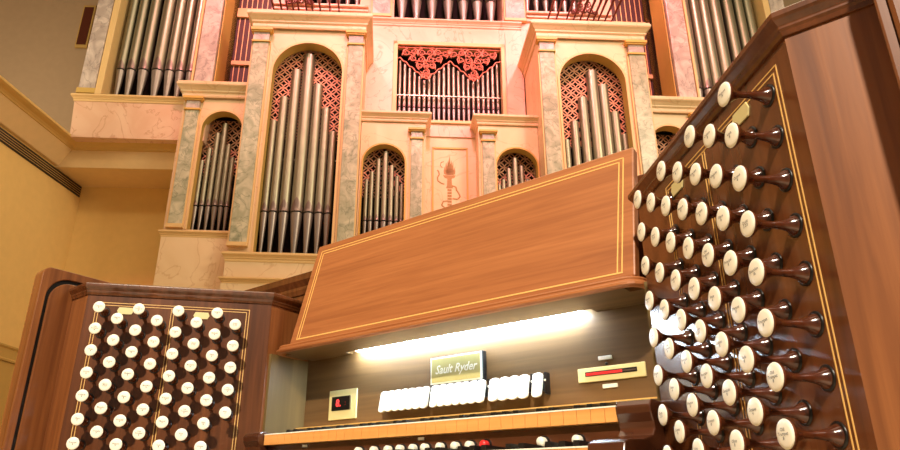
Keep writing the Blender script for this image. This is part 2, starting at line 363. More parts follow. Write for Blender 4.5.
# ---- tall arched towers
def tall_tower(s, label, pipes, plab):
    X = lambda a: s*a
    xi, xo = (1.205, 2.77) if s < 0 else (1.285, 2.80)
    x0, x1 = sorted((X(xi), X(xo)))
    t = thing('organ_case_tower', label, 'organ case', 'F', ((x0+x1)/2, .4, LOWZ))
    ax0, ax1 = sorted((X(1.49), X(2.455)) if s < 0 else (X(1.565), X(2.495))); zs = 5.665
    m = MB(); arch_wall(m, x0, x1, 2.90, 6.40, ax0, ax1, 2.93, zs, 0, .16); raw_build(m, 'arched_front', ['cream_marble', 'reveal'], t)
    archivolt((ax0+ax1)/2, zs, (ax1-ax0)/2, 2.93, 0, .03, .015, t, 'case_edge')
    for xa in (x0, x1):
        m = MB(); m.box(xa-.012 if xa == x1 else xa, xa if xa == x1 else xa+.012, .16, .95, 2.90, 6.4); m.build('side_wall', 'cream_marble', t)
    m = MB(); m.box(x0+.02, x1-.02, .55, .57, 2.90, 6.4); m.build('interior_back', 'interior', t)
    lattice(ax0-.02, ax1+.02, 4.7, 6.2, .20, .0665, t)
    for xa, xb in ((xi+.01, xi+.215), (xo-.225, xo-.008)):
        p0, p1 = sorted((X(xa), X(xb))); pilaster(p0, p1, 3.07, 6.11, 0, .05, t, 'green_marble', True, .22)
    cornice([(x0, .95), (x0, -.03), (x1, -.03), (x1, .95)], 6.36, .25, .11, t, 1)
    m = MB(); m.box(x0+.02, x1-.02, 0, .94, 6.45, 6.60); m.build('tower_top', 'cream_marble', t)
    cornice([(x0, .9), (x0, -.05), (x1, -.05), (x1, .9)], 2.81, .12, .05, t, 1, 'case_edge', 'ledge')
    m = MB(); m.box(x0-.005, x1+.005, -.055, .9, 2.60, 2.81); m.box(x0-.02, x1+.02, -.08, .9, LOWZ, 2.52); m.build('plinth', 'cream_marble', t)
    cornice([(x0, .9), (x0, -.06), (x1, -.06), (x1, .9)], 2.52, .08, .05, t, 1, 'case_edge', 'plinth_moulding')
    m = MB(); m.box(ax0-.05, ax1+.05, .18, .192, 4.37, 4.385); m.build('pipe_rail', 'tin', t)
    n = len(pipes)
    for i, (px, zt, r) in enumerate(pipes):
        pipe(px, .18, 2.93, 3.58, zt, r, plab(i, n), 'pipes in the '+('left' if s < 0 else 'right')+' tall arch')
tL = [(-2.405,4.96,.050),(-2.29,5.34,.060),(-2.15,5.79,.069),(-1.985,6.05,.082),(-1.83,5.56,.067),(-1.695,5.18,.060),(-1.58,4.81,.050)]
tR = [(1.645,4.80,.048),(1.775,5.10,.057),(1.92,5.49,.067),(2.08,5.94,.080),(2.23,5.71,.069),(2.36,5.27,.060),(2.465,4.92,.046)]
HL = ['shortest', None, None, 'tallest', None, None, None]
tall_tower(-1, 'tall arched cream marble organ case tower left of the centre with seven pipes', tL, lambda i, n: (ordl(i, n, 'tin pipe in the left tall arch') if i != 3 else 'tallest tin pipe in the middle of the left tall arch'))
tall_tower(1, 'tall arched cream marble organ case tower right of the centre, above the music desk corner', tR, lambda i, n: (ordl(i, n, 'tin pipe in the right tall arch') if i != 3 else 'tallest tin pipe in the middle of the right tall arch'))

# ---- small arched side bays
def side_bay(s, label, pipes):
    X = lambda a: s*a
    x0, x1 = sorted((X(2.80), X(3.665)))
    t = thing('organ_case_bay', label, 'organ case', 'F', ((x0+x1)/2, .5, LOWZ)); Y = .15
    ax0, ax1 = sorted((X(2.82), X(3.365))); zs = 4.80
    m = MB(); arch_wall(m, x0, x1, 3.25, 5.30, ax0, ax1, 3.3, zs, Y, Y+.14); raw_build(m, 'arched_front', ['cream_marble', 'reveal'], t)
    archivolt((ax0+ax1)/2, zs, (ax1-ax0)/2, 3.3, Y, .025, .012, t, 'case_edge')
    m = MB(); m.box(X(3.665), X(3.655), Y+.14, .95, 3.25, 5.3); m.build('side_wall', 'cream_marble', t)
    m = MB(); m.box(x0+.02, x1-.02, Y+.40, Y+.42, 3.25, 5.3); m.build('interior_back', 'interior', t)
    lattice(ax0-.02, ax1+.02, 4.2 if pipes else 3.3, 5.07, Y+.24, .0665, t)
    p0, p1 = sorted((X(3.43), X(3.61))); pilaster(p0, p1, 3.36, 5.06, Y, .04, t, 'green_marble', True, .2)
    pth = [(x0, Y-.02), (x1, Y-.02), (x1, .9)] if s > 0 else [(x0, .9), (x0, Y-.02), (x1, Y-.02)]
    cornice(pth, 5.27, .22, .10, t, 1)
    m = MB(); m.box(x0+.01, x1-.01, Y, .9, 5.36, 5.48); m.build('bay_top', 'cream_marble', t)
    cornice(pth, 3.18, .09, .04, t, 1, 'case_edge', 'ledge')
    m = MB(); m.box(x0, x1, Y-.03, .9, LOWZ, 3.18); m.build('plinth', 'cream_marble', t)
    m = MB(); m.box(ax0-.03, ax1+.03, Y+.14, Y+.15, 4.37, 4.382); m.build('pipe_rail', 'tin', t)
    n = len(pipes)
    for i, (px, zt, r) in enumerate(pipes):
        pipe(px-.055, Y+.14, 3.3, 3.69, zt, r, (ordl(i, n, 'small pipe in the far left arched bay') if i != 3 else 'tallest small pipe in the far left arched bay'), 'pipes in the left side bay', 14)
side_bay(-1, 'small arched organ case bay at the far left with green marble pilaster and six pipes', [(-3.285,4.37,.030),(-3.205,4.56,.034),(-3.12,4.80,.038),(-3.03,4.95,.042),(-2.95,4.62,.036),(-2.875,4.43,.032)])
side_bay(1, 'small arched organ case bay on the right half hidden behind the drawknob panel', [])

# ---- outer flat pipe towers
def outer_tower(s, label, pipes, lab):
    X = lambda a: s*a
    x0, x1 = sorted((X(3.32), X(5.20))); Y = .25
    t = thing('organ_case_tower', label, 'organ case', 'F', ((x0+x1)/2, .6, 4.65)); TZ = 9.6
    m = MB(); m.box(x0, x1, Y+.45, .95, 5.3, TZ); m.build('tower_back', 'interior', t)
    for a, b in ((3.32, 3.335), (5.185, 5.2)):
        m = MB(); m.box(X(a), X(b), Y+.02, .95, 5.3, TZ); m.build('side_wall', 'reveal', t)
    for a, b, mt in ((3.345, 3.60, 'green_marble_roselit'), (4.955, 5.185, 'green_marble_roselit')):
        p0, p1 = sorted((X(a), X(b))); m = MB(); m.box(p0, p1, Y-.04, Y+.04, 5.42, TZ); o = m.build('pilaster', mt, t, .006)
        m = MB(); m.box(p0-.015, p1+.015, Y-.055, Y+.04, 5.34, 5.42); m.build('pilaster_base', 'reveal', o)
    m = MB(); m.box(X(4.845), X(4.94), Y-.06, Y+.35, 5.32, TZ); m.build('corner_post', 'case_edge', t, .01)
    m = MB(); m.box(X(3.61), X(3.64), Y-.05, Y+.35, 5.32, TZ); m.build('frame_edge', 'case_edge', t)
    pth = [(x0-.0, .9), (x0, Y-.03), (x1, Y-.03), (x1, .9)]
    cornice(pth, 5.21, .10, .05, t, 1, 'case_edge', 'ledge')
    m = MB(); m.hexa([(x0+.03, Y+.0, 4.66), (x1-.03, Y+.0, 4.66), (x1-.03, .95, 4.66), (x0+.03, .95, 4.66)], [(x0, Y-.03, 5.21), (x1, Y-.03, 5.21), (x1, .95, 5.21), (x0, .95, 5.21)]); m.build('plinth', 'cream_marble_roselit', t)
    m = MB(); m.box(x0+.05, x1-.05, Y, Y+.4, 5.30, 5.33); m.build('windchest_board', 'case_edge', t)
    for i, (px, r) in enumerate(pipes):
        pipe(px, Y+.16, 5.33, 5.86, 9.4-abs(i-3)*.15, r, lab(i, len(pipes)), 'pipes in the '+('left' if s < 0 else 'right')+' outer tower')
outer_tower(-1, 'outer organ case tower at the top left with big pipes over a rose-lit marble base', [(-4.735,.064),(-4.585,.07),(-4.41,.078),(-4.205,.088),(-4.03,.076),(-3.88,.07),(-3.735,.06)], lambda i, n: ordl(i, n, 'big pipe in the top left outer tower'))
outer_tower(1, 'outer organ case tower at the top right, its base hidden by the drawknob panel', [(3.735,.06),(3.88,.07),(4.03,.076),(4.205,.088),(4.41,.078),(4.585,.07),(4.735,.064)], lambda i, n: ordl(i, n, 'big pipe in the top right outer tower'))

# ---- slatted swell shades between towers
for s, lab in ((-1, 'red-brown slatted swell grille between the left tall tower and the outer left tower'), (1, 'red-brown slatted swell grille between the right tall tower and the outer right tower')):
    t = thing('swell_grille', lab, 'grille', 'F', (s*3.05, .97, 5.5))
    m = MB(); m.box(s*2.79, s*3.32, .97, .99, 5.5, 9.6); m.build('shade_back', 'shade_dark', t)
    for k in range(6):
        m = MB(); xx = s*(2.86+k*.083); m.box(xx-.0065, xx+.0065, .96, .97, 5.5, 9.6); m.build('grille_bar', 'case_edge', t)
    for zz, hh in ((6.42, .07), (7.34, .17), (8.4, .07)):
        m = MB(); m.box(s*2.79, s*3.32, .93, .975, zz, zz+hh); m.build('grille_rail', 'case_edge', t)

# ---- centre: back wall with the fretwork pipe bay
t = thing('organ_case_centre', 'rose-lit centre wall of the organ case framing the bay with heart-shaped carving', 'organ case', 'F', (.07, 1.0, 4.0))
hx0, hx1, hz0, hz1 = -.72, .92, 5.43, 6.90
m = MB(); Yb = .95
m.box(-1.27, hx0, Yb, Yb+.04, 4.9, 7.3); m.box(hx1, 1.27, Yb, Yb+.04, 4.9, 7.3); m.box(hx0, hx1, Yb, Yb+.04, hz1, 7.3); m.box(hx0, hx1, Yb, Yb+.04, 4.9, hz0); m.build('centre_wall', 'cream_marble_roselit', t)
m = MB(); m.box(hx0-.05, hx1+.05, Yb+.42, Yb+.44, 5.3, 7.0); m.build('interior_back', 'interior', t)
m = MB()
for a, b, c, d in ((hx0-.07, hx0, hz0-.02, hz1+.07), (hx1, hx1+.06, hz0-.02, hz1+.07), (hx0-.07, hx1+.06, hz1, hz1+.07)):
    m.box(a, b, Yb-.035, Yb+.12, c, d)
m.build('bay_frame', 'case_edge', t, .008)
m = MB(); m.box(hx0, hx1, Yb-.02, Yb+.1, hz0-.04, hz0); m.build('bay_sill', 'case_edge', t)
cornice([(-1.27, Yb), (1.27, Yb)], 7.28, .12, .07, t, 1, 'cream_marble_roselit', 'string_course')
m = MB(); m.box(-1.24, -.72, Yb-.02, Yb+.005, 5.3, 7.2); 
m.build('wall_panel', 'cream_marble_roselit', t)
m = MB(); m.box(1.0, 1.24, Yb-.02, Yb+.005, 5.3, 7.2); m.build('wall_panel', 'cream_marble_roselit', t)
m = MB(); m.box(hx0, hx1, Yb+.05, Yb+.07, 6.0, 6.018); m.build('pipe_rail', 'tin', t)
# scrollwork: two hearts hung from the head of the bay, joined by an arch in the middle
def spiral(cx, cz, r0, r1, a0, a1, n=18):
    return [(cx+(r0+(r1-r0)*i/n)*cos(a0+(a1-a0)*i/n), Yb+.0, cz+(r0+(r1-r0)*i/n)*sin(a0+(a1-a0)*i/n)) for i in range(n+1)]
m = MB(); cxm = .105
def zig(x):                      # lower edge of the carving: two deep points with a notch between
    d = abs(abs(x-cxm)-.375)/.40
    return 6.27+.38*min(1, d)
rim = []
for i in range(81):
    x = hx0+.01+(hx1-hx0-.02)*i/80; rim.append((x, Yb-.004, zig(x)+.014*sin(i*pi/2.5)))
m.tube(rim, .011, 6)
top = 6.865
m.tube([(hx0+.01, Yb, top), (hx1-.01, Yb, top)], .009, 6)
rs = random.Random(3)
for s2 in (-1, 1):
    hc = cxm+s2*.375
    for (u, v, r0, k0) in ((-.31,-.10,.065,1),(-.19,-.075,.06,-1),(-.065,-.085,.07,1),(.065,-.085,.07,-1),(.19,-.075,.06,1),(.31,-.10,.065,-1),
                           (-.20,-.205,.06,1),(-.075,-.22,.065,-1),(.075,-.22,.065,1),(.20,-.205,.06,-1),(-.10,-.34,.055,1),(.10,-.34,.055,-1),(0,-.32,.05,1),(0,-.45,.06,-1),(-.04,-.53,.035,1),(.04,-.53,.035,-1)):
        a0 = pi/2+rs.uniform(-.5, .5); sp = spiral(hc+u, top+v, r0, .012, a0, a0+k0*(1.7*2*pi))
        m.tube(sp, [.0125*(1-.55*i/len(sp)) for i in range(len(sp))], 5)
        for q in range(3):
            a = a0+k0*q*2.1; m.tube([(hc+u+r0*cos(a), Yb-.006, top+v+r0*sin(a)), (hc+u+(r0+.035)*cos(a+k0*.5), Yb-.008, top+v+(r0+.035)*sin(a+k0*.5))], [.013, .003], 5)
for q in range(8):
    a = q*pi/4; m.tube([(cxm, Yb-.02, 6.77), (cxm+.055*cos(a), Yb-.02, 6.77+.055*sin(a))], [.016, .004], 5)
m.build('heart_fretwork', 'rose_carving', t)
NP = 21
for i in range(NP):
    px = hx0+.045+(hx1-hx0-.09)*i/(NP-1)
    zt = zig(px)+.05
    pipe(px, Yb+.14, hz0, 5.83, zt, .0265, ordl(i, NP, 'slender pipe under the heart carving'), 'pipes under the heart carving', 12)

# ---- upper storey over the centre and over the tall towers
t = thing('organ_case_gallery', 'upper rose-lit marble storey of the organ case at the top edge of the photo', 'organ case', 'F', (0, 1.0, 7.3)); TZ = 9.6
for a, b, c, d in ((-1.36, -.80, 7.40, TZ), (.98, 1.36, 7.40, TZ), (-2.79, -2.30, 7.5, TZ), (2.30, 2.79, 7.5, TZ), (-2.79, -1.27, 6.6, 7.5), (1.27, 2.79, 6.6, 7.5)):
    m = MB(); m.box(a, b, Yb+.01, Yb+.5, c, d); m.build('gallery_wall', 'cream_marble_roselit', t)
for s2 in (-1, 1):
    m = MB()
    for (u, v, r0, k0) in ((2.18,7.60,.05,1),(2.28,7.62,.06,-1),(2.40,7.61,.055,1),(2.24,7.73,.06,1),(2.35,7.74,.065,-1),(2.29,7.86,.06,1),(2.47,7.58,.04,-1),(2.12,7.58,.04,1)):
        m.tube([(p[0], Yb-.12, p[2]) for p in spiral(s2*u+(.0 if s2 > 0 else -.02), v, r0, .012, 1.2, 1.2+k0*s2*9)], .013, 5)
    m.build('carved_bracket', 'trumpet', t)
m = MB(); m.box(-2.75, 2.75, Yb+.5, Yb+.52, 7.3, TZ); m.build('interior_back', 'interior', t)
for a, b in ((-1.15, -.86), (1.02, 1.33)): pilaster(a, b, 7.47, 9.4, Yb, .05, t, 'green_marble_roselit', False)
for a, b in ((-2.75, -1.22), (1.36, 2.75)):
    m = MB(); m.box(a, b, Yb-.06, Yb+.4, 7.50, 7.54); m.box(a, b, Yb-.10, Yb+.4, 7.56, 7.60); m.box(a, b, Yb-.03, Yb+.4, 7.44, 7.66); m.build('gallery_ledge', 'cream_marble_roselit', t, .006)
m = MB(); m.box(-.80, .98, Yb-.02, Yb+.45, 7.38, 7.42); m.build('gallery_ledge', 'case_edge', t, .006)
for i, px in enumerate([-.67, -.43, -.17, .10, .35, .585, .81]):
    pipe(px, Yb+.16, 7.42, 7.92, 9.2-abs(i-3)*.1, .092, ordl(i, 7, 'big pipe foot above the heart carving bay'), 'pipes in the upper centre bay')
for s, nm in ((-1, 'left'), (1, 'right')):
    xs = sorted(s*(1.42+.158*k) for k in range(6))
    for i, px in enumerate(xs):
        pipe(px, Yb+.15, 7.66, 8.0, 9.1, .055, ordl(i, 6, 'tin pipe behind the %s brown trumpets' % nm), 'pipes behind the %s trumpets' % nm, 14)
    # horizontal trumpets pointing out over the tall tower
    xs = sorted(s*v for v in (2.72, 2.60, 2.50, 2.41, 2.32, 2.20, 2.10, 1.98, 1.82, 1.68))
    for i, px in enumerate(xs):
        t2 = thing('horizontal_trumpet', ordl(i, len(xs), 'brown trumpet above the %s tall tower' % nm), 'trumpet pipe', 'F', (px, Yb-.1, 7.38), 'trumpets over the %s tower' % nm)
        m = MB(); m.lathe([(.012, 0), (.02, .5), (.03, 1.1)], (px, Yb-.02, 7.40+.02*(i % 2)), (0, -1, .02), 12); m.build('trumpet_tube', 'trumpet', t2)
        m = MB(); m.lathe([(.03, 1.1), (.045, 1.25), (.085, 1.38), (.08, 1.38), (.028, 1.12)], (px, Yb-.02, 7.40+.02*(i % 2)), (0, -1, .02), 16, cap=False); m.build('trumpet_bell', 'trumpet', t2)
        m = MB(); m.lathe([(.026, -.03), (.026, .07), (.014, .08)], (px, Yb-.03, 7.40+.02*(i % 2)), (0, -1, .02), 12); m.build('trumpet_boot', 'trumpet', t2)

# ---- low arched blocks either side of the centre panel
def block(x0, x1, ax0, ax1, px0, px1, label, pipes, nm, inner):
    Y = .3; t = thing('organ_case_bay', label, 'organ case', 'F', ((x0+x1)/2, .6, LOWZ)); zs = 4.72-(ax1-ax0)/2
    m = MB(); arch_wall(m, x0, x1, 3.1, 5.12, ax0, ax1, 3.2, zs, Y, Y+.12); raw_build(m, 'arched_front', ['cream_marble', 'reveal'], t)
    archivolt((ax0+ax1)/2, zs, (ax1-ax0)/2, 3.2, Y, .022, .012, t, 'gold')
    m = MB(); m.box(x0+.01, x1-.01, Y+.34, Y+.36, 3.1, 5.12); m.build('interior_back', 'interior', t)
    m = MB()
    for xa in (x0, x1): m.box(xa-.01 if xa == x1 else xa, xa if xa == x1 else xa+.01, Y+.12, .95, 3.1, 5.12)
    m.build('side_wall', 'cream_marble', t)
    lattice(ax0-.01, ax1+.01, 4.0, 4.76, Y+.2, .0665, t)
    pilaster(px0, px1, 3.25, 4.80, Y, .04, t, 'green_marble', True, .16)
    cornice([(x0, .95), (x0, Y-.01), (x1, Y-.01), (x1, .95)], 5.08, .14, .08, t, 1)
    m = MB(); m.box(x0+.01, x1-.01, Y, .94, 5.12, 5.21); m.build('bay_top', 'cream_marble', t)
    m = MB(); m.box(x0, x1, Y-.02, .9, LOWZ, 3.1); m.build('plinth', 'cream_marble', t)
    n = len(pipes)
    for i, (px, zt, r) in enumerate(pipes):
        pipe(px, Y+.11, 3.2, 3.60, zt, r, ordl(i, n, 'thin pipe in the low arch %s of the torch' % nm), 'pipes in the low arch '+nm+' of the torch', 12)
block(-1.20, -.295, -1.155, -.58, -.50, -.345, 'low arched cream marble organ case bay left of the painted torch', [(-1.10,4.22,.026),(-1.03,4.34,.030),(-.945,4.54,.034),(-.85,4.655,.040),(-.76,4.44,.034),(-.68,4.28,.030),(-.615,4.16,.024)], 'left', 1)
block(.44, 1.28, .69, 1.25, .49, .655, 'low arched cream marble organ case bay right of the painted torch', [(.73,4.20,.024),(.79,4.28,.030),(.87,4.45,.034),(.96,4.62,.040),(1.05,4.50,.034),(1.13,4.30,.030)], 'right', -1)
# ---- centre panel with painted torch
t = thing('organ_case_section', 'flat cream centre panel of the organ case with gold border and painted torch', 'organ case', 'F', (.07, .62, LOWZ)); Yp = .6
m = MB(); m.box(-.295, .44, Yp, Yp+.03, LOWZ, 5.27); m.build('panel_wall', 'cream_marble', t)
m = MB(); m.box(-.295, .44, Yp-.02, Yp, 5.04, 5.25); m.build('rose_band', 'cream_marble_roselit', t)
m = MB(); m.box(-.295, .44, Yp-.05, Yp+.34, 5.25, 5.30); m.build('panel_cap', 'case_edge', t, .006)
m = MB(); a, b, c, d = -.19, .325, 3.7, 4.87
m.box(a, a+.025, Yp-.015, Yp, c, d); m.box(b-.025, b, Yp-.015, Yp, c, d); m.box(a, b, Yp-.015, Yp, d-.025, d); m.box(a, b, Yp-.015, Yp, c, c+.025); m.build('gold_border', 'gold', t)
m = MB(); cx = .06
def flatpoly(pts): m.add([(x, Yp-.004, z) for x, z in pts]+[(x, Yp+.001, z) for x, z in pts], [tuple(range(len(pts)))]+[(i, (i+1)%len(pts), len(pts)+(i+1)%len(pts), len(pts)+i) for i in range(len(pts))])
# flames
for dx, dz, hw, hh in ((0,4.465,.030,.28), (-.045,4.465,.022,.17), (.045,4.465,.022,.18), (-.02,4.465,.028,.20), (.024,4.465,.028,.20), (-.07,4.475,.012,.09), (.072,4.475,.012,.10)):
    flatpoly([(cx+dx-hw, dz+.02), (cx+dx-hw*.6, dz-.03), (cx+dx+hw*.6, dz-.03), (cx+dx+hw, dz+.02), (cx+dx+hw*.5, dz+hh*.5), (cx+dx*1.1+.004, dz+hh), (cx+dx-hw*.6, dz+hh*.45)])
flatpoly([(cx-.09,4.425),(cx+.09,4.425),(cx+.07,4.390),(cx+.03,4.375),(cx+.035,4.265),(cx+.05,4.225),(cx-.05,4.225),(cx-.035,4.265),(cx-.03,4.375),(cx-.07,4.390)])
for k in range(9):
    z = 4.210-k*.045; flatpoly([(cx-.03,z),(cx+.03,z),(cx+.03,z-.03),(cx-.03,z-.03)])
def ribbon(pts, w0):
    for (x0_, z0_), (x1_, z1_) in zip(pts[:-1], pts[1:]):
        dx, dz = x1_-x0_, z1_-z0_; l = sqrt(dx*dx+dz*dz) or 1; nx, nz = -dz/l*w0, dx/l*w0
        flatpoly([(x0_+nx, z0_+nz), (x0_-nx, z0_-nz), (x1_-nx, z1_-nz), (x1_+nx, z1_+nz)])
ribbon([(cx-.075,4.285),(cx-.12,4.300),(cx-.165,4.335),(cx-.17,4.385),(cx-.145,4.435),(cx-.155,4.485),(cx-.175,4.500)], .009)
ribbon([(cx+.03,4.265),(cx+.09,4.245),(cx+.10,4.195),(cx+.13,4.145),(cx+.15,4.095),(cx+.11,4.055),(cx+.04,4.065)], .010)
ribbon([(cx-.03,4.025),(cx-.09,4.015),(cx-.11,3.955),(cx-.07,3.925)], .009)
ribbon([(cx-.10,4.545),(cx-.13,4.575),(cx-.12,4.625),(cx-.08,4.645)], .004)
m.build('painted_torch', 'paint_brown', t)

# ================================================================== CONSOLE (console frame, z over the camera)
con = thing('organ_console', 'mahogany pipe organ console with drawknob panels, music desk and keyboards', 'organ console', 'K', (0, 0, LOWZ))
SX = .858
# side boards with tambour groove
def rnd(b0, z0, b1, z1, r, n=8):      # polygon: front-bottom, front-top rounded, back
    pts = [(b0, z0)]
    for i in range(n+1):
        a = pi-(pi/2)*i/n; pts.append((b0+r+r*cos(a), z1-r+r*sin(a)))
    return pts+[(b1, z1), (b1, z0)]
for s in (-1, 1):
    fn = lambda p, d, s=s: (s*d, p[0], p[1])
    m = MB(); m.prism(rnd(-.355, LOWZ, .30, .548, .02), fn, SX+.008, SX+.05); sp = m.build('side_panel', 'mahog_z', con, .005)
    # border plate outside the groove
    out = rnd(-.355, LOWZ, .30, .548, .02); inn = rnd(-.338, LOWZ, .30, .527, .055)
    m = MB()
    n = len(out)
    vs = [fn(p, SX) for p in out]+[fn(p, SX) for p in inn]+[fn(p, SX+.008) for p in out]+[fn(p, SX+.008) for p in inn]
    fs = []
    for i in range(n-2):
        fs += [(i, i+1, n+i+1, n+i), (i, i+1, 2*n+i+1, 2*n+i), (n+i, n+i+1, 3*n+i+1, 3*n+i)]
    m.add(vs, fs); m.build('groove_border', 'mahog_z', sp, .002)
    m = MB(); m.prism(rnd(-.329, LOWZ, .30, .517, .048), fn, SX, SX+.008); m.build('inner_board', 'mahog_z', sp, .002)
    m = MB(); m.prism(rnd(-.342, LOWZ, .30, .53, .055), fn, SX+.006, SX+.0085); m.build('groove_shade_strip', 'black', sp)  # black strip painting the shade inside the wooden groove
ca, sa = cos(JA), sin(JA)
def JP(s, u, z, h=0): return (s*(JW+u*ca-h*sa), -u*sa-h*ca, z)
for s in (-1, 1):
    def slab(u0, u1, z0, z1, h0, h1, mb, mat=0):
        mb.hexa([JP(s,u0,z0,h0), JP(s,u1,z0,h0), JP(s,u1,z0,h1), JP(s,u0,z0,h1)], [JP(s,u0,z1,h0), JP(s,u1,z1,h0), JP(s,u1,z1,h1), JP(s,u0,z1,h1)], mat)
    m = MB(); slab(-.078, .366, LOWZ, .486, -.02, 0, m); jp = m.build('drawknob_panel', 'jamb', con)
    # boxwood double lines
    uo, um, ui, zt = .343, .16, (-.026 if s < 0 else .034), .461
    for du in (0, .0065):
        m = MB(); wl = .0015; hi = .0006
        slab(uo-du-wl, uo-du, LOWZ+.3, zt-du, 0, hi, m); slab(ui+du, ui+du+wl, LOWZ+.3, zt-du, 0, hi, m)
        slab(um+(.0033 if du else -.0033)-wl/2, um+(.0033 if du else -.0033)+wl/2, LOWZ+.3, zt-.0065, 0, hi, m)
        slab(ui+du, uo-du, zt-du-wl, zt-du, 0, hi, m); m.build('inlay_line', 'inlay', jp)
    # plain facet between the knob panel and the side board
    a = (s*.7762, -.2713); m = MB()
    m.hexa([(a[0], a[1], LOWZ), (s*SX, a[1], LOWZ), (s*SX, a[1]+.02, LOWZ), (a[0], a[1]+.02, LOWZ)], [(a[0], a[1], .486), (s*SX, a[1], .486), (s*SX, a[1]+.02, .486), (a[0], a[1]+.02, .486)]); m.build('corner_facet', 'mahog_z', con)
    # cheek running back to the name board
    m = MB(); m.box(s*.4785, s*.4985, .058, .26, LOWZ, .486); m.build('cheek_panel', 'mahog_z' if s < 0 else 'mahog_z', con)
    m = MB(); m.box(s*.4700, s*.4785, .066, .187, .155, .353); m.build('cheek_lining', 'cheek', con)
    # cap moulding
    path = [(s*SX, a[1]), a, (s*.4781, .0578), (s*.4781, .25)]
    pr = [(0,.478),(.003,.478),(.0045,.483),(.0065,.486),(.0065,.489),(.012,.495),(.014,.498),(.014,.504),(.011,.507),(-.012,.507),(-.012,.478)]
    m = MB(); m.sweep(pr, path, -1 if s > 0 else 1); m.build('cap_moulding', 'jamb', con, .0008)
    m = MB(); pts = [(SX, -.25), (.78, -.25), (.50, .06), (.50, .25), (SX, .25)]
    m.prism(pts, lambda p, d, s=s: (s*p[0], p[1], d), .484, .500); m.build('top_deck', 'jamb', con)
# rear case with cornice
m = MB(); m.box(-SX, SX, .26, .30, LOWZ, .60); m.build('rear_panel', 'jamb', con)
m = MB(); m.sweep([(0,.575),(.004,.575),(.008,.59),(.008,.598),(.018,.615),(.018,.634),(-.05,.634),(-.05,.575)], [(-SX-.04, .26), (SX+.04, .26)], 1); m.build('rear_cornice', 'jamb', con, .001)
# music desk -----------------------------------------------------------
DB = Vector((0, .098, .378)); DT = Vector((0, .170, .660)); DU = (DT-DB); DL = DU.length; DU.normalize(); DN = Vector((0, -DU.z, DU.y))
def DP(x, v, h): q = DB+DU*v+DN*h; return (x, q.y, q.z)
m = MB(); m.hexa([DP(-.445,0,-.02), DP(.445,0,-.02), DP(.441,DL,-.02), DP(-.441,DL,-.02)], [DP(-.445,0,0), DP(.445,0,0), DP(.441,DL,0), DP(-.441,DL,0)]); desk = m.build('music_desk', 'mahog_x', con, .003)
def dstrip(x0, v0, x1, v1): 
    m = MB(); m.hexa([DP(x0,v0,0), DP(x1,v0,0), DP(x1,v1,0), DP(x0,v1,0)], [DP(x0,v0,.0006), DP(x1,v0,.0006), DP(x1,v1,.0006), DP(x0,v1,.0006)]); return m
for dd in (0, .0085):
    x_ = .4225-dd; v1_ = DL-.020-dd; wl = .0024
    m = dstrip(-x_, v1_-wl, x_, v1_); m.v += []; m.build('inlay_line', 'inlay', desk)
    dstrip(x_-wl, .012, x_, v1_).build('inlay_line', 'inlay', desk)
    dstrip(-x_, .012, -x_+wl, v1_).build('inlay_line', 'inlay', desk)
dstrip(-.4225, .0095, .4225, .0125).build('inlay_line', 'inlay', desk)
# desk ledge: moulded shelf, with the lamp slot in its underside
pr = [(0,.351),(.008,.351),(.012,.354),(.012,.358),(.007,.361),(.005,.364),(.006,.3665),(.004,.3695),(0,.371),(-.026,.373),(-.026,.369),(0,.3515)]
m = MB(); m.sweep(pr, [(-.458, .15), (-.458, .098)]+[(-.432-.026*cos(k*pi/10), .098-.026*sin(k*pi/10)) for k in range(1, 6)]+[(.432+.026*sin(k*pi/10), .098-.026*cos(k*pi/10)) for k in range(0, 5)]+[(.458, .098), (.458, .15)], 1); ledge = m.build('desk_ledge', 'mahog_x', con, .001)
m = MB(); m.box(-.432, .432, .0725, .098, .3515, .3705); m.box(-.4575, .4575, .098, .158, .3515, .3705); m.box(-.455, -.31, .158, .187, .3535, .380); m.box(.33, .455, .158, .187, .3535, .380); m.build('ledge_board', 'nameboard', con)
m = MB(); m.box(-.31, .33, .158, .187, .372, .380); m.build('lamp_housing', 'cream_plate', con)
m = MB(); m.box(-.285, .305, .156, .184, .3548, .3585); m.build('lamp_tube', 'tube', con)
# back board with fittings
m = MB(); m.box(-.47, .47, .187, .205, .12, .375); nb = m.build('name_board', 'nameboard', con)
m = MB(); m.box(-.455, .455, .150, .187, .176, .180); m.build('board_lip', 'nameboard', con)
m = MB(); m.box(-.455, .455, .1480, .150, .1800, .1822); m.box(-.455, .455, .1485, .187, .1795, .1815); m.build('lip_strip', 'inlay', con)
m = MB(); m.box(-.0575, .0805, .174, .187, .250, .311); npl = m.build('name_plate', 'black', con, .001)
m = MB(); m.box(-.055, .078, .1725, .174, .252, .309); m.build('plate_rim', 'ivory', npl)
m = MB(); m.box(-.051, .074, .1718, .1725, .2555, .3055); m.build('plate_field', 'brass_plate', npl)
vs, fs = textmesh('Sault Ryder', .0255, shear=.35)
m = MB(); m.add([(x*.90+.0115, .1712, y+.281) for x, y, z in vs], fs); m.build('plate_lettering', 'ivory', npl)
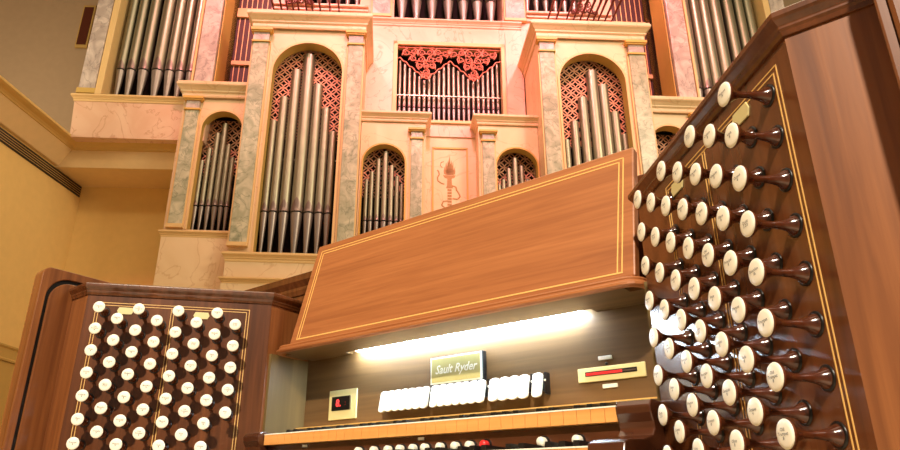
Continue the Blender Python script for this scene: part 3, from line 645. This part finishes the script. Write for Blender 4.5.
# tilting tablets
def tablet(x, wd):
    n = 8; pts = []; hz = .0238; r = wd/2
    for i in range(n+1): a = pi*i/n; pts.append((x+r*cos(a), .2262+hz-r*.55+r*.55*sin(a)))
    for i in range(n+1): a = pi+pi*i/n; pts.append((x+r*cos(a), .2262-hz+r*.55+r*.55*sin(a)))
    m = MB(); m.prism(pts, lambda p, d: (p[0], .168+d+(p[1]-.2262)*.22, p[1]), -.004, .002)
    m.build('tilting_tablet', 'ivory', con, .0012)
groups = []
for (xa, xb, n) in ((-.195, -.056, 7), (-.0495, .088, 7), (.0985, .189, 4), (.1965, .218, 1)):
    p = (xb-xa)/n
    for k in range(n): tablet(xa+p*(k+.5), p*.97)
    groups.append((xa, xb))
for xa, xb in groups:
    m = MB(); m.box(xa+.002, xb-.002, .171, .187, .2165, .2405); m.build('tablet_bearing', 'black', con)
for xg in (-.0528, .0935, .1927, .2215):
    m = MB(); m.box(xg-.0022, xg+.0022, .172, .187, .21, .25); m.build('tablet_divider', 'black', con)
    m = MB(); m.lathe([(.0022, 0), (.0018, .0015)], (xg, .172, .235), (0,-1,0), 10); m.build('divider_pin', 'ivory', con)
# level display on the left, crescendo indicator on the right
m = MB(); m.box(-.379, -.286, .183, .187, .199, .269); dp = m.build('display_plate', 'cream_plate', con, .001)
m = MB(); m.box(-.368, -.307, .1815, .183, .2205, .2535); m.build('display_screen', 'black', dp)
vs, fs = textmesh('8.', .024); m = MB(); m.add([(x-.3445, .1810, y+.237) for x, y, z in vs], fs); m.build('display_digit', 'led', dp)
vs, fs = textmesh(':', .016); m = MB(); m.add([(x-.321, .1810, y+.237) for x, y, z in vs], fs); m.build('display_digit', 'red', dp)
m = MB(); m.box(-.307, -.3035, .1812, .183, .2215, .2525); m.build('display_edge', 'tin', dp)
m = MB(); m.box(.284, .412, .183, .187, .2245, .2500); gp = m.build('indicator_plate', 'cream_plate', con, .001)
m = MB(); m.box(.299, .397, .1822, .183, .2345, .2425); m.build('indicator_slot', 'black', gp)
m = MB(); m.box(.301, .370, .1815, .1822, .2358, .2405); m.build('indicator_bar', 'red', gp)
m = MB(); m.box(.370, .395, .1815, .1822, .2370, .2395); m.build('indicator_bar', 'tin_mouth', gp)
def smallplate(x0, x1, z0, z1):
    m = MB(); m.box(x0, x1, .1835, .187, z0, z1); return m.build('label_plate', 'ivory', con, .0006)
smallplate(.326, .352, .262, .269); smallplate(.330, .358, .211, .218)
m = MB(); m.lathe([(.0025, 0), (.0025, .004), (.001, .005)], (.341, .187, .2545), (0,-1,0), 12); m.build('indicator_button', 'black', con)

# keyboards ------------------------------------------------------------
KW = .0235
def manual(yf, zt, xa=-.423, n=36, back=.14):
    for k in range(n):
        x = xa+k*KW
        m = MB(); m.box(x+.0004, x+KW-.0004, yf, yf+back, zt-.024, zt-.0022, 0); m.box(x+.0004, x+KW-.0004, yf-.0008, yf+back, zt-.0022, zt, 1)
        m.build('natural_key', ['key_wood', 'ivory'], con)
    for k in range(n-1):
        if k % 7 in (2, 6): continue
        x = xa+(k+1)*KW; m = MB()
        m.hexa([(x-.006, yf+.045, zt), (x+.006, yf+.045, zt), (x+.006, yf+back, zt), (x-.006, yf+back, zt)], [(x-.0048, yf+.048, zt+.0135), (x+.0048, yf+.048, zt+.0135), (x+.0048, yf+back, zt+.0135), (x-.0048, yf+back, zt+.0135)])
        m.build('sharp_key', 'black', con)
manual(.03, .1555, back=.115)
manual(-.072, .0885, back=.11)
m = MB(); m.box(-.424, .424, .044, .056, .0895, .1305); m.build('piston_rail', 'dark_wood', con)
m = MB(); m.box(-.424, .424, .058, .187, .120, .1300); m.build('key_frame', 'dark_wood', con)
m = MB(); m.box(-.424, .424, -.055, .12, .03, .062); m.build('key_frame', 'dark_wood', con)
PB = .044
for i, px in enumerate([-.13,-.088,-.051,-.0205,.0115,.040,.0755,.1095,.141,.172,.2845,.3475]):
    m = MB(); m.lathe([(.0105, 0), (.0105, .002), (.0095, .003)], (px, PB, .1085), (0,-1,0), 18); pk = m.build('thumb_piston', 'black', con)
    m = MB(); m.lathe([(.0078, .002), (.0078, .012), (.006, .0145), (.001, .0152)], (px, PB, .1085), (0,-1,0), 18); m.build('piston_head', 'red' if i == 9 else 'ivory', pk)
for px in (.026, -.298):
    m = MB(); m.box(px-.007, px+.007, PB-.002, PB, .1235, .1285); m.build('label_plate', 'ivory', con)
# key cheeks
for s in (-1, 1):
    poly = [(.187,.1605),(.026,.1605),(.018,.158),(.012,.150),(.013,.140),(.020,.128),(.022,.118),(.012,.108),(-.02,.100),(-.05,.097),(-.075,.095),(-.088,.090),(-.092,.078),(-.090,.03),(.187,.03)]
    m = MB(); m.prism(poly, lambda p, d, s=s: (s*d, p[0], p[1]), .4245, .4785); m.build('key_cheek', 'dark_wood', con, .002)
# lower body of the console down to the floor
m = MB(); m.box(-.4785, .4785, -.06, .05, -.02, .03); m.box(-.4785, .4785, .10, .14, LOWZ, .03); m.build('lower_case', 'mahog_z', con)

# drawknobs ------------------------------------------------------------
stem = MB(); stem.lathe([(.0104,.0012),(.0100,.003),(.0078,.0062),(.0060,.010),(.0047,.016),(.0038,.023),(.0036,.030),(.0044,.035),(.0066,.0395),(.0108,.0445),(.0136,.0470),(.0140,.0480),(.0136,.0492)], seg=24)
stem.lathe([(.0128,0),(.0128,.0012),(.0112,.0018)], seg=24, mat=1)
stem_me = stem.mesh('drawknob', ['knob_wood', 'black'])
names = ['Principal\n8', 'Bourdon\n16', 'Gedackt\n8', 'Octave\n4', 'Flute\n4', 'Mixture\nIV', 'Trumpet\n8', 'Oboe\n8', 'Quint\n2 2/3', 'Celeste\n8', 'Viola\n8', 'Old\nTrumpet\n8']
face_me = []
for nmx in names+['']:
    m = MB(); m.lathe([(.0136,.0492),(.0138,.0498),(.0132,.0508),(.0105,.0514),(.006,.0518),(.0002,.0519)], seg=24, cap=False)
    if nmx:
        vs, fs = textmesh(nmx, .0046); m.add([(x, y, .0522) for x, y, z in vs], fs, 1)
    face_me.append(m.mesh('knob_face', ['ivory', 'ink']))
def ucol(c): return (8-c)*.0455432+(.0008 if c <= 4 else 0)
def knob(s, c, row, k):
    z = .4355821-row*.052-(.026 if c % 2 == 0 else 0)
    p = Vector(JP(s, ucol(c), z)); nrm = Vector((-s*sa, -ca, 0)); up = Vector((0,0,1)); e1 = up.cross(nrm)
    R = Matrix((e1, up, nrm)).transposed().to_4x4()
    o = bpy.data.objects.new('drawknob', stem_me); COL.objects.link(o); o.parent = con
    o.matrix_local = Matrix.Translation(p-Vector((0, 0, LOWZ)))@R
    f = bpy.data.objects.new('knob_face', face_me[k]); COL.objects.link(f); f.parent = o
rows_r = {1:8, 2:7, 3:8, 4:7, 5:8, 6:7, 7:8}
rows_l = {1:7, 2:6, 3:7, 4:6, 5:7, 6:6, 7:7, 8:5}
k = 0
for c, n in rows_r.items():
    for r in range(n): k += 5; knob(1, c, r, (11 if (c == 1 and r == 7) else k % 12))
for c, n in rows_l.items():
    for r in range(n): k += 5; knob(-1, c, r, k % 12)
# division label plates between the top knobs
def divplate(s, u, z, hw, hh, mat='ivory'):
    m = MB(); pts = [(-hw,0),(-hw*.8,hh),(hw*.8,hh),(hw,0),(hw*.8,-hh),(-hw*.8,-hh)]
    m.prism([(u+a, z+b) for a, b in pts], lambda p, d: JP(s, p[0], p[1], d), 0, .002)
    m.build('division_plate', 'cream_plate', con, .0005)
DIV = [(1, .262, .446, .0195, .0095), (1, .074, .445, .0195, .0095), (-1, .272, .4415, .0195, .0085), (-1, .090, .4395, .0195, .0085)]
for d in DIV: divplate(*d)

# ================================================================== LIGHT
def area(name, loc, target, size, power, col, sy=None, spread=None):
    l = bpy.data.lights.new(name, 'AREA'); l.energy = power; l.color = col; l.size = size
    if sy: l.shape = 'RECTANGLE'; l.size_y = sy
    if spread: l.spread = spread
    o = bpy.data.objects.new(name, l); COL.objects.link(o); o.location = loc
    o.rotation_euler = (Vector(target)-Vector(loc)).to_track_quat('-Z', 'Y').to_euler(); return o
def spot(name, loc, target, power, col, ang, blend=.6, rad=.1):
    l = bpy.data.lights.new(name, 'SPOT'); l.energy = power; l.color = col; l.spot_size = radians(ang); l.spot_blend = blend; l.shadow_soft_size = rad
    o = bpy.data.objects.new(name, l); COL.objects.link(o); o.location = loc
    o.rotation_euler = (Vector(target)-Vector(loc)).to_track_quat('-Z', 'Y').to_euler(); return o
az = radians(197); kp = Vector((sin(az)*5, 1+cos(az)*5, H+4.2))
spot('key_downlight', kp, (0, 1.3, H+.3), 2500, (1, .86, .68), 40, .5, .12)
area('left_wall_fill', (6.5, 1.5, 8.5), (-5.5, 8, 5.5), 2.5, 400, (1, .84, .58), 2.5)  # added fill from the right, brightens the left and upper walls
area('upper_wall_fill', (-6.6, 6.5, 6.0), (-5.5, 9.8, 9.0), 1.2, 70, (1, .84, .62), 1.2)  # added fill to lift the taupe upper wall, no fitting here
area('hall_fill', (0, 2.5, 10.8), (0, 3, 0), 8, 430, (1, .84, .60), 8)  # broad overhead fill added for general warm light
for lx in (-3.6, .6, 4.6): spot('facade_fill_spot', (lx, 3.2, 8.6), (lx*.9, 8.6, 4.2), 150, (1, .74, .46), 80, 1, .3)  # yellowish fill spots added to keep the organ front lit
spot('rose_spot', (.5, 4.6, 9.6), (.65, 9, 7.0), 1500, (1, .26, .36), 70, 1, .2)
spot('rose_spot', (-2.2, 5.4, 10.6), (-1.6, 9, 7.0), 1500, (1, .27, .33), 65, .9, .2)
spot('rose_spot', (3.2, 5.4, 10.6), (2.8, 9, 7.2), 1500, (1, .27, .33), 65, .9, .2)
sc = bpy.context.scene
W = bpy.data.worlds.new('hall_ambience'); sc.world = W; W.use_nodes = True
bg = W.node_tree.nodes['Background']; bg.inputs[0].default_value = (1, .84, .62, 1); bg.inputs[1].default_value = .22

# ================================================================== CAMERA
f = 679.765986; pit = .377089915; ro = .0209463683
cam = bpy.data.cameras.new('camera'); cam.sensor_width = 36; cam.sensor_fit = 'HORIZONTAL'; cam.lens = f/900*36
cam.shift_x = 44.8294632/900; cam.shift_y = 16.3993808/900; cam.clip_start = .02; cam.clip_end = 100
co = bpy.data.objects.new('camera', cam); COL.objects.link(co)
c_, s_ = cos(pit), sin(pit)
fw = Vector((0, c_, s_)); up0 = Vector((0, -s_, c_)); r0 = Vector((1, 0, 0))
r = r0*cos(ro)+up0*sin(ro); up = up0*cos(ro)-r0*sin(ro)
R = Matrix((r, up, -fw)).transposed().to_4x4()
co.matrix_world = Matrix.Translation((0, 0, H))@R
sc.camera = co
sc.view_settings.view_transform = 'Standard'; sc.view_settings.look = 'None'; sc.view_settings.gamma = 1; sc.view_settings.use_curve_mapping = False
sc.view_settings.exposure = 0.0
sc.cycles.max_bounces = 6; sc.cycles.sample_clamp_indirect = 4
